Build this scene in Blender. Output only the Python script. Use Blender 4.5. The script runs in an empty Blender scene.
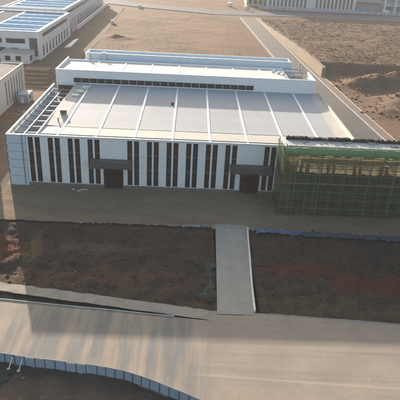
import bpy, bmesh, math, random
from mathutils import Vector, noise, Matrix
random.seed(7)
S = bpy.context.scene
COL = S.collection
R = math.radians

# ------------------------------------------------------------------ helpers
class MB:
    """collects boxes, quads and tubes, then links them as one mesh object"""
    def __init__(s): s.v = []; s.f = []
    def add(s, vs, fs):
        n = len(s.v); s.v += [tuple(v) for v in vs]; s.f += [tuple(i + n for i in f) for f in fs]; return s
    def box(s, x0, x1, y0, y1, z0, z1):
        return s.add([(x0,y0,z0),(x1,y0,z0),(x1,y1,z0),(x0,y1,z0),(x0,y0,z1),(x1,y0,z1),(x1,y1,z1),(x0,y1,z1)],
                     [(3,2,1,0),(4,5,6,7),(0,1,5,4),(1,2,6,5),(2,3,7,6),(3,0,4,7)])
    def hexa(s, b, t):      # four bottom corners, four top corners, ccw from above
        return s.add(list(b) + list(t), [(3,2,1,0),(4,5,6,7),(0,1,5,4),(1,2,6,5),(2,3,7,6),(3,0,4,7)])
    def quad(s, *p): return s.add(p, [tuple(range(len(p)))])
    def bar(s, a, b, r, n=6):
        a = Vector(a); b = Vector(b); d = (b - a).normalized()
        u = d.orthogonal().normalized(); w = d.cross(u); vs = []
        for c in (a, b):
            for i in range(n):
                t = 2*math.pi*i/n; vs.append(c + r*(math.cos(t)*u + math.sin(t)*w))
        fs = [(i, (i+1) % n, n+(i+1) % n, n+i) for i in range(n)] + [tuple(range(n-1, -1, -1)), tuple(range(n, 2*n))]
        return s.add(vs, fs)
    def beam(s, a, b, w, h):    # rectangular bar, h vertical
        a = Vector(a); b = Vector(b); d = (b-a); d.z = 0; d.normalize(); n = Vector((-d.y, d.x, 0))*w/2
        z = Vector((0,0,h))
        return s.hexa([a-n, b-n, b+n, a+n], [a-n+z, b-n+z, b+n+z, a+n+z])
    def lump(s, c, r, seed=0, flat=.6, sub=1):
        bm = bmesh.new(); bmesh.ops.create_icosphere(bm, subdivisions=sub, radius=1)
        vs = []
        for v in bm.verts:
            k = 1 + .35*noise.noise(v.co*1.3 + Vector((seed*3.7, seed*1.3, 0)))
            vs.append((c[0]+v.co.x*r*k, c[1]+v.co.y*r*k, c[2]+v.co.z*r*k*flat))
        bm.verts.index_update()
        s.add(vs, [tuple(v.index for v in f.verts) for f in bm.faces]); bm.free(); return s
    def build(s, name, m, parent=None, local=False, smooth=False, bevel=0):
        me = bpy.data.meshes.new(name)
        off = Vector((0,0,0))
        if parent is not None and not local:
            q = parent
            while q is not None: off += q.location; q = q.parent
        me.from_pydata([tuple(Vector(v) - off) for v in s.v], [], s.f); me.update()
        bm = bmesh.new(); bm.from_mesh(me); bmesh.ops.recalc_face_normals(bm, faces=bm.faces[:]); bm.to_mesh(me); bm.free()
        me.materials.append(m)
        if smooth:
            for p in me.polygons: p.use_smooth = True
        o = bpy.data.objects.new(name, me); COL.objects.link(o)
        if parent is not None: o.parent = parent
        if bevel:
            b = o.modifiers.new('bevel', 'BEVEL'); b.width = bevel; b.segments = 1; b.limit_method = 'ANGLE'
        return o
def tag(o, label, cat, group=None, kind=None):
    if label: o['label'] = label
    if cat: o['category'] = cat
    if group: o['group'] = group
    if kind: o['kind'] = kind
    return o
def thing(name, loc, label, cat, group=None, rz=0):
    o = bpy.data.objects.new(name, None); COL.objects.link(o); o.location = loc; o.rotation_euler.z = rz
    return tag(o, label, cat, group)
def struct(o): o['kind'] = 'structure'; return o
def stuff(o, label, cat): return tag(o, label, cat, None, 'stuff')
def kids(o): return [c for c in list(COL.objects) if c.parent == o]
def dup(o, parent=None):
    c = o.copy(); COL.objects.link(c); c.parent = parent
    for k in kids(o): dup(k, c)
    return c
def fbm(x, y, s, o=4, seed=0.): return noise.fractal(Vector((x*s+seed, y*s-seed, seed*.7)), 1.0, 2.0, o)

# ------------------------------------------------------------------ materials
def nt(name):
    m = bpy.data.materials.new(name); m.use_nodes = True
    t = m.node_tree; b = t.nodes['Principled BSDF']; return m, t, b
def N(t, typ, **kw):
    n = t.nodes.new(typ)
    for k, v in kw.items():
        if hasattr(n, k): setattr(n, k, v)
        else: n.inputs[k].default_value = v
    return n
def rgba(c): return (c[0], c[1], c[2], 1)
def coords(t, scale=(1,1,1), rot=0):
    tc = N(t, 'ShaderNodeTexCoord'); mp = N(t, 'ShaderNodeMapping')
    mp.inputs['Scale'].default_value = scale; mp.inputs['Rotation'].default_value = (0,0,rot)
    t.links.new(tc.outputs['Object'], mp.inputs['Vector']); return mp.outputs['Vector']
def noise_fac(t, vec, scale, detail=6, rough=.6, lo=.35, hi=.65):
    n = N(t, 'ShaderNodeTexNoise', Scale=scale, Detail=detail, Roughness=rough); t.links.new(vec, n.inputs['Vector'])
    r = N(t, 'ShaderNodeMapRange'); r.inputs['From Min'].default_value = lo; r.inputs['From Max'].default_value = hi
    t.links.new(n.outputs['Fac'], r.inputs['Value']); return r.outputs['Result']
def mix(t, fac, a, b):
    m = N(t, 'ShaderNodeMix', data_type='RGBA')
    if isinstance(fac, (int, float)): m.inputs[0].default_value = fac
    else: t.links.new(fac, m.inputs[0])
    for s, i in ((a, 6), (b, 7)):
        if isinstance(s, tuple): m.inputs[i].default_value = rgba(s)
        else: t.links.new(s, m.inputs[i])
    return m.outputs[2]
def mth(t, op, a, b=None, c=None):
    m = N(t, 'ShaderNodeMath', operation=op)
    for i, s in enumerate((a, b, c)):
        if s is None: continue
        if isinstance(s, (int, float)): m.inputs[i].default_value = s
        else: t.links.new(s, m.inputs[i])
    return m.outputs[0]
def bump(t, b, h, strength, dist):
    n = N(t, 'ShaderNodeBump', Strength=strength, Distance=dist); t.links.new(h, n.inputs['Height']); t.links.new(n.outputs['Normal'], b.inputs['Normal'])
def mat(name, c1, c2=None, scale=1., rough=.8, metal=0., spec=.5, bumps=None, fine=None, vec_scale=(1,1,1), lo=.35, hi=.65):
    m, t, b = nt(name)
    b.inputs['Roughness'].default_value = rough; b.inputs['Metallic'].default_value = metal; b.inputs['Specular IOR Level'].default_value = spec
    v = coords(t, vec_scale)
    if c2 is None: c2 = tuple(x*.82 for x in c1)
    col = mix(t, noise_fac(t, v, scale, lo=lo, hi=hi), c1, c2)
    if fine:
        f = noise_fac(t, v, fine[0], 3, .7, .3, .7)
        col = mix(t, mth(t, 'MULTIPLY', f, fine[2] if len(fine) > 2 else .6), col, fine[1])
    t.links.new(col, b.inputs['Base Color'])
    if bumps:
        bump(t, b, noise_fac(t, v, bumps[0], 8, .65, 0, 1), bumps[1], bumps[2])
    return m
def blob(t, sep, cx, cy, rx, ry):
    """1 inside a soft-edged ellipse in object space, 0 outside"""
    dx = mth(t, 'DIVIDE', mth(t, 'SUBTRACT', sep.outputs[0], cx), rx); dy = mth(t, 'DIVIDE', mth(t, 'SUBTRACT', sep.outputs[1], cy), ry)
    return mth(t, 'ADD', mth(t, 'MULTIPLY', dx, dx), mth(t, 'MULTIPLY', dy, dy))
def ribbed(name, c1, c2, pitch, axis='X', rough=.45, spec=.5, strength=.4, dist=.03, sc=.15, dirt=(.4,.38,.35), laps=None, splash=False):
    """sheet metal with trapezoid ribs"""
    m, t, b = nt(name); b.inputs['Roughness'].default_value = rough; b.inputs['Specular IOR Level'].default_value = spec
    v = coords(t); col = mix(t, noise_fac(t, v, sc), c1, c2)
    v2 = coords(t, (1, .12, .12) if axis == 'X' else (.12, 1, .12))
    col = mix(t, mth(t, 'MULTIPLY', noise_fac(t, v2, .9, 4, .6, .5, .8), .35), col, dirt)
    if laps:
        br = N(t, 'ShaderNodeTexBrick', offset=.5); t.links.new(v, br.inputs['Vector']); br.inputs['Scale'].default_value = 1
        br.inputs['Brick Width'].default_value = laps[0]; br.inputs['Row Height'].default_value = laps[1]; br.inputs['Mortar Size'].default_value = laps[2]; br.inputs['Mortar Smooth'].default_value = .3
        br.inputs['Color1'].default_value = (1,1,1,1); br.inputs['Color2'].default_value = (.94,.945,.95,1); br.inputs['Mortar'].default_value = (.72,.73,.74,1)
        mm = N(t, 'ShaderNodeMix', data_type='RGBA', blend_type='MULTIPLY'); mm.inputs[0].default_value = 1.
        t.links.new(col, mm.inputs[6]); t.links.new(br.outputs['Color'], mm.inputs[7]); col = mm.outputs[2]
    if splash:
        sp = N(t, 'ShaderNodeSeparateXYZ'); t.links.new(v, sp.inputs[0])
        mr = N(t, 'ShaderNodeMapRange'); mr.inputs['From Min'].default_value = 3.2; mr.inputs['From Max'].default_value = .8; t.links.new(sp.outputs[2], mr.inputs['Value'])
        v3 = coords(t, (1, 1, .25)); drip = noise_fac(t, v3, 1.6, 6, .7, .42, .7)
        col = mix(t, mth(t, 'MULTIPLY', mth(t, 'MULTIPLY', mr.outputs[0], drip), .55), col, (.34,.29,.23))
        v4 = coords(t, (1, 1, .06)); run = noise_fac(t, v4, 1.1, 5, .7, .55, .8)
        col = mix(t, mth(t, 'MULTIPLY', run, .3), col, (.48,.49,.49))
        jx = mth(t, 'LESS_THAN', mth(t, 'FRACT', mth(t, 'DIVIDE', sp.outputs[0], 1.1)), .035)
        jz = mth(t, 'LESS_THAN', mth(t, 'FRACT', mth(t, 'DIVIDE', sp.outputs[2], 3.9)), .012)
        col = mix(t, mth(t, 'MULTIPLY', mth(t, 'MAXIMUM', jx, jz), .35), col, (.35,.37,.39))
    t.links.new(col, b.inputs['Base Color'])
    w = N(t, 'ShaderNodeTexWave', wave_type='BANDS', bands_direction=axis, wave_profile='SIN', Scale=2*math.pi/pitch/20)
    t.links.new(v, w.inputs['Vector']); bump(t, b, w.outputs['Fac'], strength, dist)
    return m

M = {}
def dirtmat():
    m, t, b = nt('dirt'); b.inputs['Roughness'].default_value = .95; b.inputs['Specular IOR Level'].default_value = .08
    v = coords(t); col = mix(t, noise_fac(t, v, .03, 6, .6, .35, .65), (.205,.132,.083), (.135,.093,.067))
    col = mix(t, mth(t, 'MULTIPLY', noise_fac(t, coords(t, (.5,1.4,1)), .05, 6, .65, .48, .66), .6), col, (.088,.063,.052))
    col = mix(t, mth(t, 'MULTIPLY', noise_fac(t, v, .35, 8, .75, .45, .7), .45), col, (.265,.178,.115))
    col = mix(t, mth(t, 'MULTIPLY', noise_fac(t, v, .9, 4, .75, .45, .7), .4), col, (.075,.055,.04))
    sep = N(t, 'ShaderNodeSeparateXYZ'); t.links.new(v, sep.inputs[0])
    a = N(t, 'ShaderNodeMapRange'); a.inputs['From Min'].default_value = 12; a.inputs['From Max'].default_value = 22     # ploughed, darker soil beyond the wall
    t.links.new(mth(t, 'SUBTRACT', mth(t, 'ADD', sep.outputs[0], mth(t, 'MULTIPLY', sep.outputs[1], .057)), 92.), a.inputs['Value'])
    c = N(t, 'ShaderNodeMapRange'); c.inputs['From Min'].default_value = 125; c.inputs['From Max'].default_value = 145; t.links.new(sep.outputs[1], c.inputs['Value'])
    dark = mix(t, noise_fac(t, v, .11, 8, .75, .4, .62), (.06,.038,.025), (.165,.105,.06))
    col = mix(t, mth(t, 'MULTIPLY', mth(t, 'MULTIPLY', a.outputs[0], c.outputs[0]), .85), col, dark)
    t.links.new(col, b.inputs['Base Color']); bump(t, b, noise_fac(t, v, .6, 10, .72, 0, 1), 1, .5); return m
M['dirt'] = dirtmat()
M['lane'] = mat('lane_dirt', (.10,.077,.06), (.13,.108,.09), .06, .95, spec=.1, bumps=(.9, .7, .2), fine=(.7, (.14,.10,.07), .5))
M['mound'] = mat('mound_soil', (.21,.118,.056), (.135,.08,.042), .12, .95, spec=.1, bumps=(.8, 1, .4), fine=(1.2, (.075,.052,.036), .5))
M['yard'] = mat('yard_dirt', (.24,.178,.115), (.15,.11,.073), .16, .95, spec=.1, bumps=(1.6, 1, .22), fine=(1.1, (.265,.205,.135), .6), vec_scale=(.6,1.4,1))
def yardpath():
    m = M['yard']; t = m.node_tree; b = t.nodes['Principled BSDF']; v = coords(t); src = b.inputs['Base Color'].links[0].from_socket
    sep = N(t, 'ShaderNodeSeparateXYZ'); t.links.new(v, sep.inputs[0])
    d = mth(t, 'ADD', blob(t, sep, 52.2, -8.5, 4.2, 11), mth(t, 'MULTIPLY', mth(t, 'SUBTRACT', noise_fac(t, v, .4, 5, .6, 0, 1), .5), 1.4))
    r = N(t, 'ShaderNodeMapRange'); r.inputs['From Min'].default_value = 1.2; r.inputs['From Max'].default_value = .2; r.inputs['To Max'].default_value = .75; t.links.new(d, r.inputs['Value'])
    t.links.new(mix(t, r.outputs[0], src, (.235,.185,.125)), b.inputs['Base Color'])
yardpath()
M['verge'] = mat('verge_concrete', (.3,.27,.235), (.2,.18,.155), .35, .9, spec=.2, bumps=(2, .5, .05), fine=(1.8, (.38,.32,.25), .6))
M['roadside'] = mat('roadside_soil', (.075,.058,.043), (.13,.10,.072), .22, .95, spec=.1, bumps=(1.2, 1, .15), fine=(1.4, (.05,.045,.04), .5))
M['trench'] = mat('trench_soil', (.06,.054,.047), (.035,.033,.03), 1, .95, spec=.1, bumps=(2, 1, .1))
M['asphalt'] = mat('grey_asphalt', (.075,.077,.082), (.10,.099,.097), .12, .9, spec=.2, fine=(.5, (.12,.11,.10), .5))
M['pavement'] = mat('mauve_pavement', (.15,.115,.105), (.19,.145,.125), .2, .9, spec=.2, fine=(.8, (.17,.14,.13), .5))
M['kerb'] = mat('kerb_concrete', (.42,.4,.36), (.3,.28,.25), .6, .85, spec=.2, fine=(3, (.22,.2,.18), .5))
M['access'] = mat('access_concrete', (.31,.30,.255), (.25,.24,.205), .25, .8, spec=.3, fine=(1.1, (.36,.34,.29), .5), bumps=(3, .3, .02), vec_scale=(1.5,.5,1))
M['white'] = mat('white_panel', (.72,.74,.76), (.64,.665,.69), .25, .5, spec=.4)
M['facade'] = ribbed('facade_sheet', (.82,.82,.815), (.78,.785,.785), .35, 'X', .55, .35, .2, .02, .2, (.66,.66,.64), splash=True)
M['bluepanel'] = mat('pale_blue_panel', (.58,.665,.72), (.52,.61,.67), .5, .5, spec=.4, fine=(.8, (.56,.62,.66), .5))
M['plinth'] = mat('grey_plinth', (.14,.135,.135), (.09,.088,.088), 1.2, .9, spec=.2, bumps=(3, .6, .05), fine=(2.2, (.24,.22,.2), .5))
M['seam'] = mat('dark_seam', (.16,.2,.235), None, 1, .7)
M['glass'] = mat('dark_glass', (.008,.01,.012), (.014,.016,.02), .8, .15, spec=.3)
M['frame'] = mat('window_frame', (.05,.056,.062), None, 1, .5)
M['canopy'] = mat('canopy_grey', (.055,.064,.072), (.042,.05,.056), .7, .55, spec=.4, fine=(2, (.15,.15,.15), .4))
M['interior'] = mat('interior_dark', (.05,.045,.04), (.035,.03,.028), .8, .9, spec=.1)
M['roof'] = ribbed('roof_sheet', (.405,.425,.44), (.375,.395,.41), .82, 'X', .8, .12, .25, .02, .08, (.36,.36,.35), laps=(40.,5.2,.02))
M['upperroof'] = ribbed('upper_roof_sheet', (.55,.545,.52), (.51,.505,.485), .82, 'X', .85, .1, .3, .03, .1, (.5,.47,.42))
M['border'] = mat('roof_border', (.49,.475,.44), (.45,.44,.41), .2, .8, spec=.12, fine=(.7, (.38,.36,.32), .5))
M['skylight'] = mat('skylight_sheet', (.82,.83,.83), (.74,.75,.75), .4, .35, spec=.5)
M['steel'] = mat('grey_steel', (.33,.36,.39), (.24,.27,.30), .6, .55, spec=.4)
M['deck'] = mat('deck_grey', (.12,.125,.13), (.2,.2,.195), .5, .85, spec=.2, fine=(1.5, (.3,.28,.25), .5))
M['cream'] = mat('cream_panel', (.56,.57,.46), (.47,.49,.41), .5, .7, spec=.3)
M['neighbour'] = mat('neighbour_wall', (.6,.615,.635), (.52,.535,.555), .15, .7, spec=.3)
M['nroof'] = mat('neighbour_roof', (.46,.43,.38), (.38,.36,.33), .1, 1., spec=.0, fine=(.4, (.32,.3,.28), .4))
M['solar'] = ribbed('blue_roof_panel', (.10,.20,.33), (.135,.245,.38), 1.1, 'Y', 1., .0, .3, .03, .05, (.12,.17,.22)); M['solar'].node_tree.nodes['Principled BSDF'].inputs['Specular IOR Level'].default_value = 0
M['greyroof'] = ribbed('grey_roof_panel', (.22,.225,.24), (.26,.26,.265), 1.1, 'X', 1., .0, .3, .03, .05)
M['wallbeige'] = mat('beige_wall', (.265,.22,.17), (.20,.165,.13), .2, .9, spec=.15, fine=(.8, (.22,.17,.12), .5))
M['stripe_dark'] = mat('stripe_dark', (.05,.053,.065), (.04,.042,.052), .1, .6)
M['bluewall'] = mat('bluish_wall', (.34,.39,.44), (.27,.31,.36), .1, .8, spec=.2)
M['tan'] = mat('tan_wall', (.55,.45,.32), (.45,.37,.27), .1, .8, spec=.2)
M['concrete'] = mat('raw_concrete', (.34,.33,.31), (.26,.25,.235), .5, .9, spec=.2, fine=(1.6, (.2,.19,.18), .5))
M['slabtop'] = mat('slab_top', (.55,.56,.57), (.45,.46,.465), .6, .85, spec=.25, fine=(1.2, (.22,.21,.2), .5))
M['black'] = mat('black_mesh', (.03,.03,.032), (.05,.048,.045), 2, .9, spec=.1)
M['pole'] = mat('scaffold_pole', (.15,.14,.095), (.19,.15,.09), .8, .6, spec=.3)
M['board'] = mat('scaffold_board', (.4,.3,.17), (.3,.22,.12), .9, .9, spec=.1, fine=(2.2, (.18,.13,.08), .6))
M['hoard'] = ribbed('hoarding_blue', (.34,.405,.47), (.40,.46,.52), .28, 'X', .5, .4, .35, .02, .3, (.3,.33,.36))
M['hoardpost'] = mat('hoarding_post', (.07,.085,.11), None, 1, .6)
M['tarp'] = mat('blue_tarp', (.03,.065,.15), (.07,.115,.20), 1.5, .5, spec=.4, fine=(3, (.16,.2,.27), .4))
M['darktarp'] = mat('dark_blue_net', (.025,.036,.058), (.05,.06,.08), 1.5, .7, spec=.2, fine=(2.5, (.13,.13,.15), .5))
M['teal'] = mat('teal_net', (.02,.085,.075), (.05,.05,.04), .9, .9, spec=.1, fine=(2.5, (.07,.06,.045), .6))
M['offwhite'] = mat('off_white', (.7,.7,.68), (.55,.55,.53), 1, .6)
M['rubble'] = mat('rubble', (.4,.385,.36), (.24,.225,.2), 1.5, .95, spec=.1)
M['clod'] = mat('soil_clod', (.085,.062,.046), (.05,.04,.033), 1.5, .95, spec=.1)
M['weed'] = mat('weed_leaf', (.055,.065,.03), (.09,.08,.04), .8, .9, spec=.1)
M['drygrass'] = mat('dry_grass', (.20,.128,.073), (.14,.09,.052), .12, .95, spec=.05)
M['pink'] = mat('pink_banner', (.52,.32,.36), (.45,.3,.34), .3, .8)
M['contblue'] = ribbed('cabin_blue', (.24,.30,.36), (.2,.26,.32), .4, 'Y', .55, .4, .5, .04, .4)
M['tyre'] = mat('tyre', (.02,.02,.02), None, 1, .9)
M['vanwhite'] = mat('vehicle_white', (.72,.73,.73), None, 1, .4)
M['vanblue'] = mat('vehicle_blue', (.1,.17,.3), None, 1, .4)
M['palegreen'] = mat('pale_green_sheet', (.5,.62,.54), (.6,.66,.6), 1, .6)
M['brown'] = mat('brown_formwork', (.16,.115,.08), (.11,.08,.06), .5, .9, spec=.1, fine=(.9, (.2,.15,.11), .5))

# scaffold netting: thin woven sheet, holes let light and view through
def netmat():
    m, t, b = nt('green_netting'); out = t.nodes['Material Output']
    v = coords(t); col = mix(t, noise_fac(t, v, .35), (.05,.105,.05), (.08,.13,.065))
    col = mix(t, mth(t, 'MULTIPLY', noise_fac(t, v, 1.1, 4, .6, .55, .75), .5), col, (.03,.07,.05))
    d = N(t, 'ShaderNodeBsdfDiffuse'); tl = N(t, 'ShaderNodeBsdfTranslucent'); tr = N(t, 'ShaderNodeBsdfTransparent')
    t.links.new(col, d.inputs['Color']); t.links.new(col, tl.inputs['Color'])
    m1 = N(t, 'ShaderNodeMixShader'); m1.inputs[0].default_value = .35; t.links.new(d.outputs[0], m1.inputs[1]); t.links.new(tl.outputs[0], m1.inputs[2])
    m2 = N(t, 'ShaderNodeMixShader'); fac = mth(t, 'MULTIPLY_ADD', noise_fac(t, coords(t, (1, 1, .12)), .9, 4, .6), .3, .42)
    t.links.new(fac, m2.inputs[0]); t.links.new(tr.outputs[0], m2.inputs[1]); t.links.new(m1.outputs[0], m2.inputs[2])
    t.links.new(m2.outputs[0], out.inputs['Surface']); return m
M['net'] = netmat()

def plotmat():
    m, t, b = nt('plot_soil'); b.inputs['Roughness'].default_value = .95; b.inputs['Specular IOR Level'].default_value = .1
    v = coords(t); col = mix(t, noise_fac(t, v, .12, 6, .6), (.082,.058,.043), (.047,.037,.03))
    col = mix(t, mth(t, 'MULTIPLY', noise_fac(t, v, .6, 6, .7, .4, .75), .7), col, (.125,.09,.063))
    sep = N(t, 'ShaderNodeSeparateXYZ'); t.links.new(v, sep.inputs[0])
    wob = noise_fac(t, v, .35, 5, .6, 0, 1)
    def patch(col, cx, cy, rx, ry, c, amt):
        d = mth(t, 'ADD', blob(t, sep, cx, cy, rx, ry), mth(t, 'MULTIPLY', mth(t, 'SUBTRACT', wob, .5), 1.6))
        r = N(t, 'ShaderNodeMapRange'); r.inputs['From Min'].default_value = 1.1; r.inputs['From Max'].default_value = .2
        r.inputs['To Max'].default_value = amt; t.links.new(d, r.inputs['Value']); return mix(t, r.outputs[0], col, c)
    col = patch(col, 6, -27, 5, 6, (.14,.04,.02), .85)
    col = patch(col, 12, -27, 2, 6, (.24,.16,.07), .6)
    col = patch(col, 22, -35.5, 22, 2.6, (.13,.072,.052), .8)
    col = patch(col, 24, -26, 9, 2.5, (.15,.11,.085), .6)
    col = patch(col, 62, -31, 10, 2.6, (.13,.042,.026), .8)
    col = patch(col, 74, -35, 9, 3.5, (.145,.043,.027), .85)
    col = patch(col, 65, -42, 22, 2.5, (.11,.085,.055), .6)
    t.links.new(col, b.inputs['Base Color']); col2 = b.inputs['Base Color'].links[0].from_socket; t.links.new(mix(t, mth(t, 'MULTIPLY', noise_fac(t, v, 2.6, 6, .75, .5, .72), .6), col2, (.15,.115,.085)), b.inputs['Base Color']); bump(t, b, noise_fac(t, v, 2.2, 9, .75, 0, 1), 1, .35); return m
M['plot'] = plotmat()

def roadmat():
    """grey concrete with pale tan coat: slanted streaks at left, tyre lines along the road"""
    m, t, b = nt('streaked_road'); b.inputs['Roughness'].default_value = .85; b.inputs['Specular IOR Level'].default_value = .25
    v = coords(t)
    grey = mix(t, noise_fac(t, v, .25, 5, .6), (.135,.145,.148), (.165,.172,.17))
    tan_coat = mix(t, noise_fac(t, v, .18, 6, .6), (.335,.28,.222), (.275,.23,.182))
    tan_coat = mix(t, mth(t, 'MULTIPLY', noise_fac(t, v, 1.3, 5, .7, .4, .7), .45), tan_coat, (.26,.215,.16))
    # slanted pale and grey streaks across the left part of the road
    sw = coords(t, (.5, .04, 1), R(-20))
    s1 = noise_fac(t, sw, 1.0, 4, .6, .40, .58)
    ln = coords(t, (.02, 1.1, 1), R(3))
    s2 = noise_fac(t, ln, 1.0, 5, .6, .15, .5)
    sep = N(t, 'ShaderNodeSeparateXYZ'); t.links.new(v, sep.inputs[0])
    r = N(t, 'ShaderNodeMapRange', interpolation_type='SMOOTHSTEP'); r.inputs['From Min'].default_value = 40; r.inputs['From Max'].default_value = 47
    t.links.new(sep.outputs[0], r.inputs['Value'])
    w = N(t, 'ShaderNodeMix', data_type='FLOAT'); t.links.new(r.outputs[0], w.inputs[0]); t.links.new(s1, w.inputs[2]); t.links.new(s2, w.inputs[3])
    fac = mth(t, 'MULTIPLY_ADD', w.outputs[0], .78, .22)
    col = mix(t, fac, grey, tan_coat)
    # pale tyre line
    tl = N(t, 'ShaderNodeMapRange', interpolation_type='SMOOTHSTEP'); tl.inputs['From Min'].default_value = .35; tl.inputs['From Max'].default_value = .05
    dy = mth(t, 'ABSOLUTE', mth(t, 'ADD', mth(t, 'ADD', sep.outputs[1], mth(t, 'MULTIPLY', sep.outputs[0], .055)), 55.9))
    t.links.new(dy, tl.inputs['Value'])
    col = mix(t, mth(t, 'MULTIPLY', tl.outputs[0], mth(t, 'MULTIPLY', r.outputs[0], .35)), col, (.48,.40,.31))
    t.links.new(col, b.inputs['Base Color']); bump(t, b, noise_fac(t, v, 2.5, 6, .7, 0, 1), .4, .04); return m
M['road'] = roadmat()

# ------------------------------------------------------------------ ground
def grid(name, xs, ys, hf, m, smooth=True):
    mb = MB(); nx = len(xs); ny = len(ys)
    mb.v = [(x, y, hf(x, y)) for y in ys for x in xs]
    mb.f = [(j*nx+i, j*nx+i+1, (j+1)*nx+i+1, (j+1)*nx+i) for j in range(ny-1) for i in range(nx-1)]
    return struct(mb.build(name, m, smooth=smooth))
def steps(*seg):
    out = []
    for a, b, d in seg:
        n = max(1, round((b-a)/d)); out += [a + (b-a)*i/n for i in range(n)]
    return out + [seg[-1][1]]
def sst(a, b, x):
    t = min(1, max(0, (x-a)/(b-a))); return t*t*(3-2*t)
def wall_x(y): return 97.6 - .057*(y-123)           # line of the retaining wall
def plateau(y): return 4.2 - 3.7*sst(138, 300, y)
MOUNDS = [(124,111,17,9,4.6),(112,106,9,7,2.6),(142,113,16,9,4.2),(124,84,12,9,4.6),(113,72,8,10,1.6),(140,92,14,10,4.5)]
def terrain(x, y):
    z = .10*fbm(x, y, .12, 4, 3.1)
    rough = sst(2, 12, abs(y-335)+0) if y > 300 else 1
    if y < 82 and -6 < x < 100: return -2.2 if (y < 2 or (0 < x < 79)) else z-.05
    if y < 40: return -2.2 if -70 < x < 160 and y < 1 else z-.05
    zz = z + .35*fbm(x, y, .05, 4, 9.)*sst(-6, 6, x)*sst(84, 95, y)*rough
    wx = wall_x(y)
    if x > wx-30 and x < wx+1.5: zz = z*.3 - .1                     # side road corridor
    if x >= wx+1.5:
        p = plateau(y)*sst(126, 137, y + 1.2*fbm(x, 0, .1, 3, 1.))*(1-sst(285, 312, y))
        zz = z + p + (.55*fbm(x, y, .22, 4, 5.)*sst(132, 142, y) + .25*fbm(x, y, .1, 4, 2.))*(1-sst(295, 312, y))
        for cx, cy, rx, ry, h in MOUNDS:
            d = ((x-cx)/rx)**2 + ((y-cy)/ry)**2
            if d < 3: zz += h*math.exp(-d*1.3)*(1+.35*fbm(x, y, .16, 4, 7.))
        if y < 60: zz *= sst(40, 60, y)
    if x < 8: zz += (1.5+1.2*fbm(x, y, .2, 4, 3.))*math.exp(-(((x+1)/7)**2+((y-196)/7)**2)*1.2)
    if x < -9 and y > 40: zz = z*.6
    if 302 < y < 362: zz = min(zz, -.12 + .0*x) if y > 312 or x > 70 else zz
    return zz
xs = steps((-1500,-130,150),(-130,-40,8),(-40,0,2),(0,230,1.3),(230,330,6),(330,1500,150))
ys = steps((-400,-10,60),(-10,60,4),(60,310,1.3),(310,420,4),(420,2000,200))
grid('terrain', xs, ys, terrain, M['dirt'])

def strip(name, x0, x1, dx, f0, f1, n, z, m, amp=0., sc=.3, seed=0., wob=0., smooth=True):
    """sheet between two lines y=f0(x) (far) and y=f1(x) (near)"""
    mb = MB(); k = max(2, int((x1-x0)/dx)+1); xs = [x0+(x1-x0)*i/(k-1) for i in range(k)]
    for j in range(n):
        u = j/(n-1)
        for x in xs:
            y = f0(x)*(1-u) + f1(x)*u
            if wob and j in (0, n-1): y += wob*fbm(x, y, .5, 4, seed+4)
            e = min(1, 6*min(u, 1-u)) if amp > .15 else 1
            mb.v.append((x, y, z + e*amp*fbm(x, y, sc, 5, seed)))
    mb.f = [(j*k+i, j*k+i+1, (j+1)*k+i+1, (j+1)*k+i) for j in range(n-1) for i in range(k-1)]
    return struct(mb.build(name, m, smooth=smooth))
plotL = lambda x: -38.7 - .162*(x-9.7)
dtop = lambda x: -40.9 - .166*(x-10.5)
dbot = lambda x: -43.1 - .103*(x-11)
plotR = lambda x: -44.5 - .072*(x-51)
ptopL = lambda x: -16.4
ptopR = lambda x: -17.4 - .05*(x-53)
strip('side_ground', -60, -1.2, 1.2, lambda x: 42., lambda x: -16.9, 34, .0, M['lane'], .12, .35, 2., .35)
strip('yard', -1.2, 140, .9, lambda x: 6., lambda x: -16.9 - (.05*(x-53) if x > 53 else 0), 30, 0, M['yard'], .12, .35, 2., .35)
strip('soil_plot', -60, 45.9, .5, lambda x: -16.0, plotL, 52, -.35, M['plot'], .75, .38, 5., .3)
strip('soil_plot', 52.6, 140, .5, lambda x: ptopR(x)+.6, plotR, 56, -.35, M['plot'], .75, .38, 8., .3)
strip('verge', -60, 45.7, .6, lambda x: plotL(x)+.3, dtop, 6, -.02, M['verge'], .06, .6, 3., .25)
strip('ditch', -60, 42, 1.2, lambda x: dtop(x)+.4, lambda x: dbot(x)-.1, 8, -.42, M['trench'], .2, .8, 4.)
strip('verge', -60, 42, 1.2, lambda x: dtop(x)+.01, lambda x: dtop(x)-.02, 2, -.03, M['verge'])
# access road: slab sections with joints
mb = MB()
for i in range(9):
    a = -15.6 - i*3.27; b = a - 3.26
    l = lambda y: 46.4 + (y+17)*.024 if y > -45 else 45.7
    r = lambda y: 52.9 + (y+16.6)*.045
    mb.hexa([(l(b),b,-.2),(r(b),b,-.2),(r(a),a,-.2),(l(a),a,-.2)], [(l(b),b,.07),(r(b),b,.07),(r(a),a,.07),(l(a),a,.07)])
struct(mb.build('access_road', M['access'], bevel=.015))
# kerbs
def kerb(name, pts, w, h, m=None, z0=0.):
    mb = MB()
    for a, b in zip(pts, pts[1:]): mb.beam((*a, z0-.15), (*b, z0-.15), w, h+.15)
    return struct(mb.build(name, m or M['kerb'], bevel=.02))
kerb('kerb', [(x, dbot(x)-.05+.03*math.sin(x*1.7)) for x in range(-60, 42, 3)], .24, .15)
kerb('kerb', [(53.0,-16.9),(52.7,-21),(52.45,-27),(52.15,-33),(51.9,-38),(51.75,-44.2)], .3, .42, M['offwhite'])
kerb('kerb', [(x, plotR(x)+.12+.05*math.sin(x*2.1)) for x in range(54, 140, 4)], .14, .08)
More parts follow.
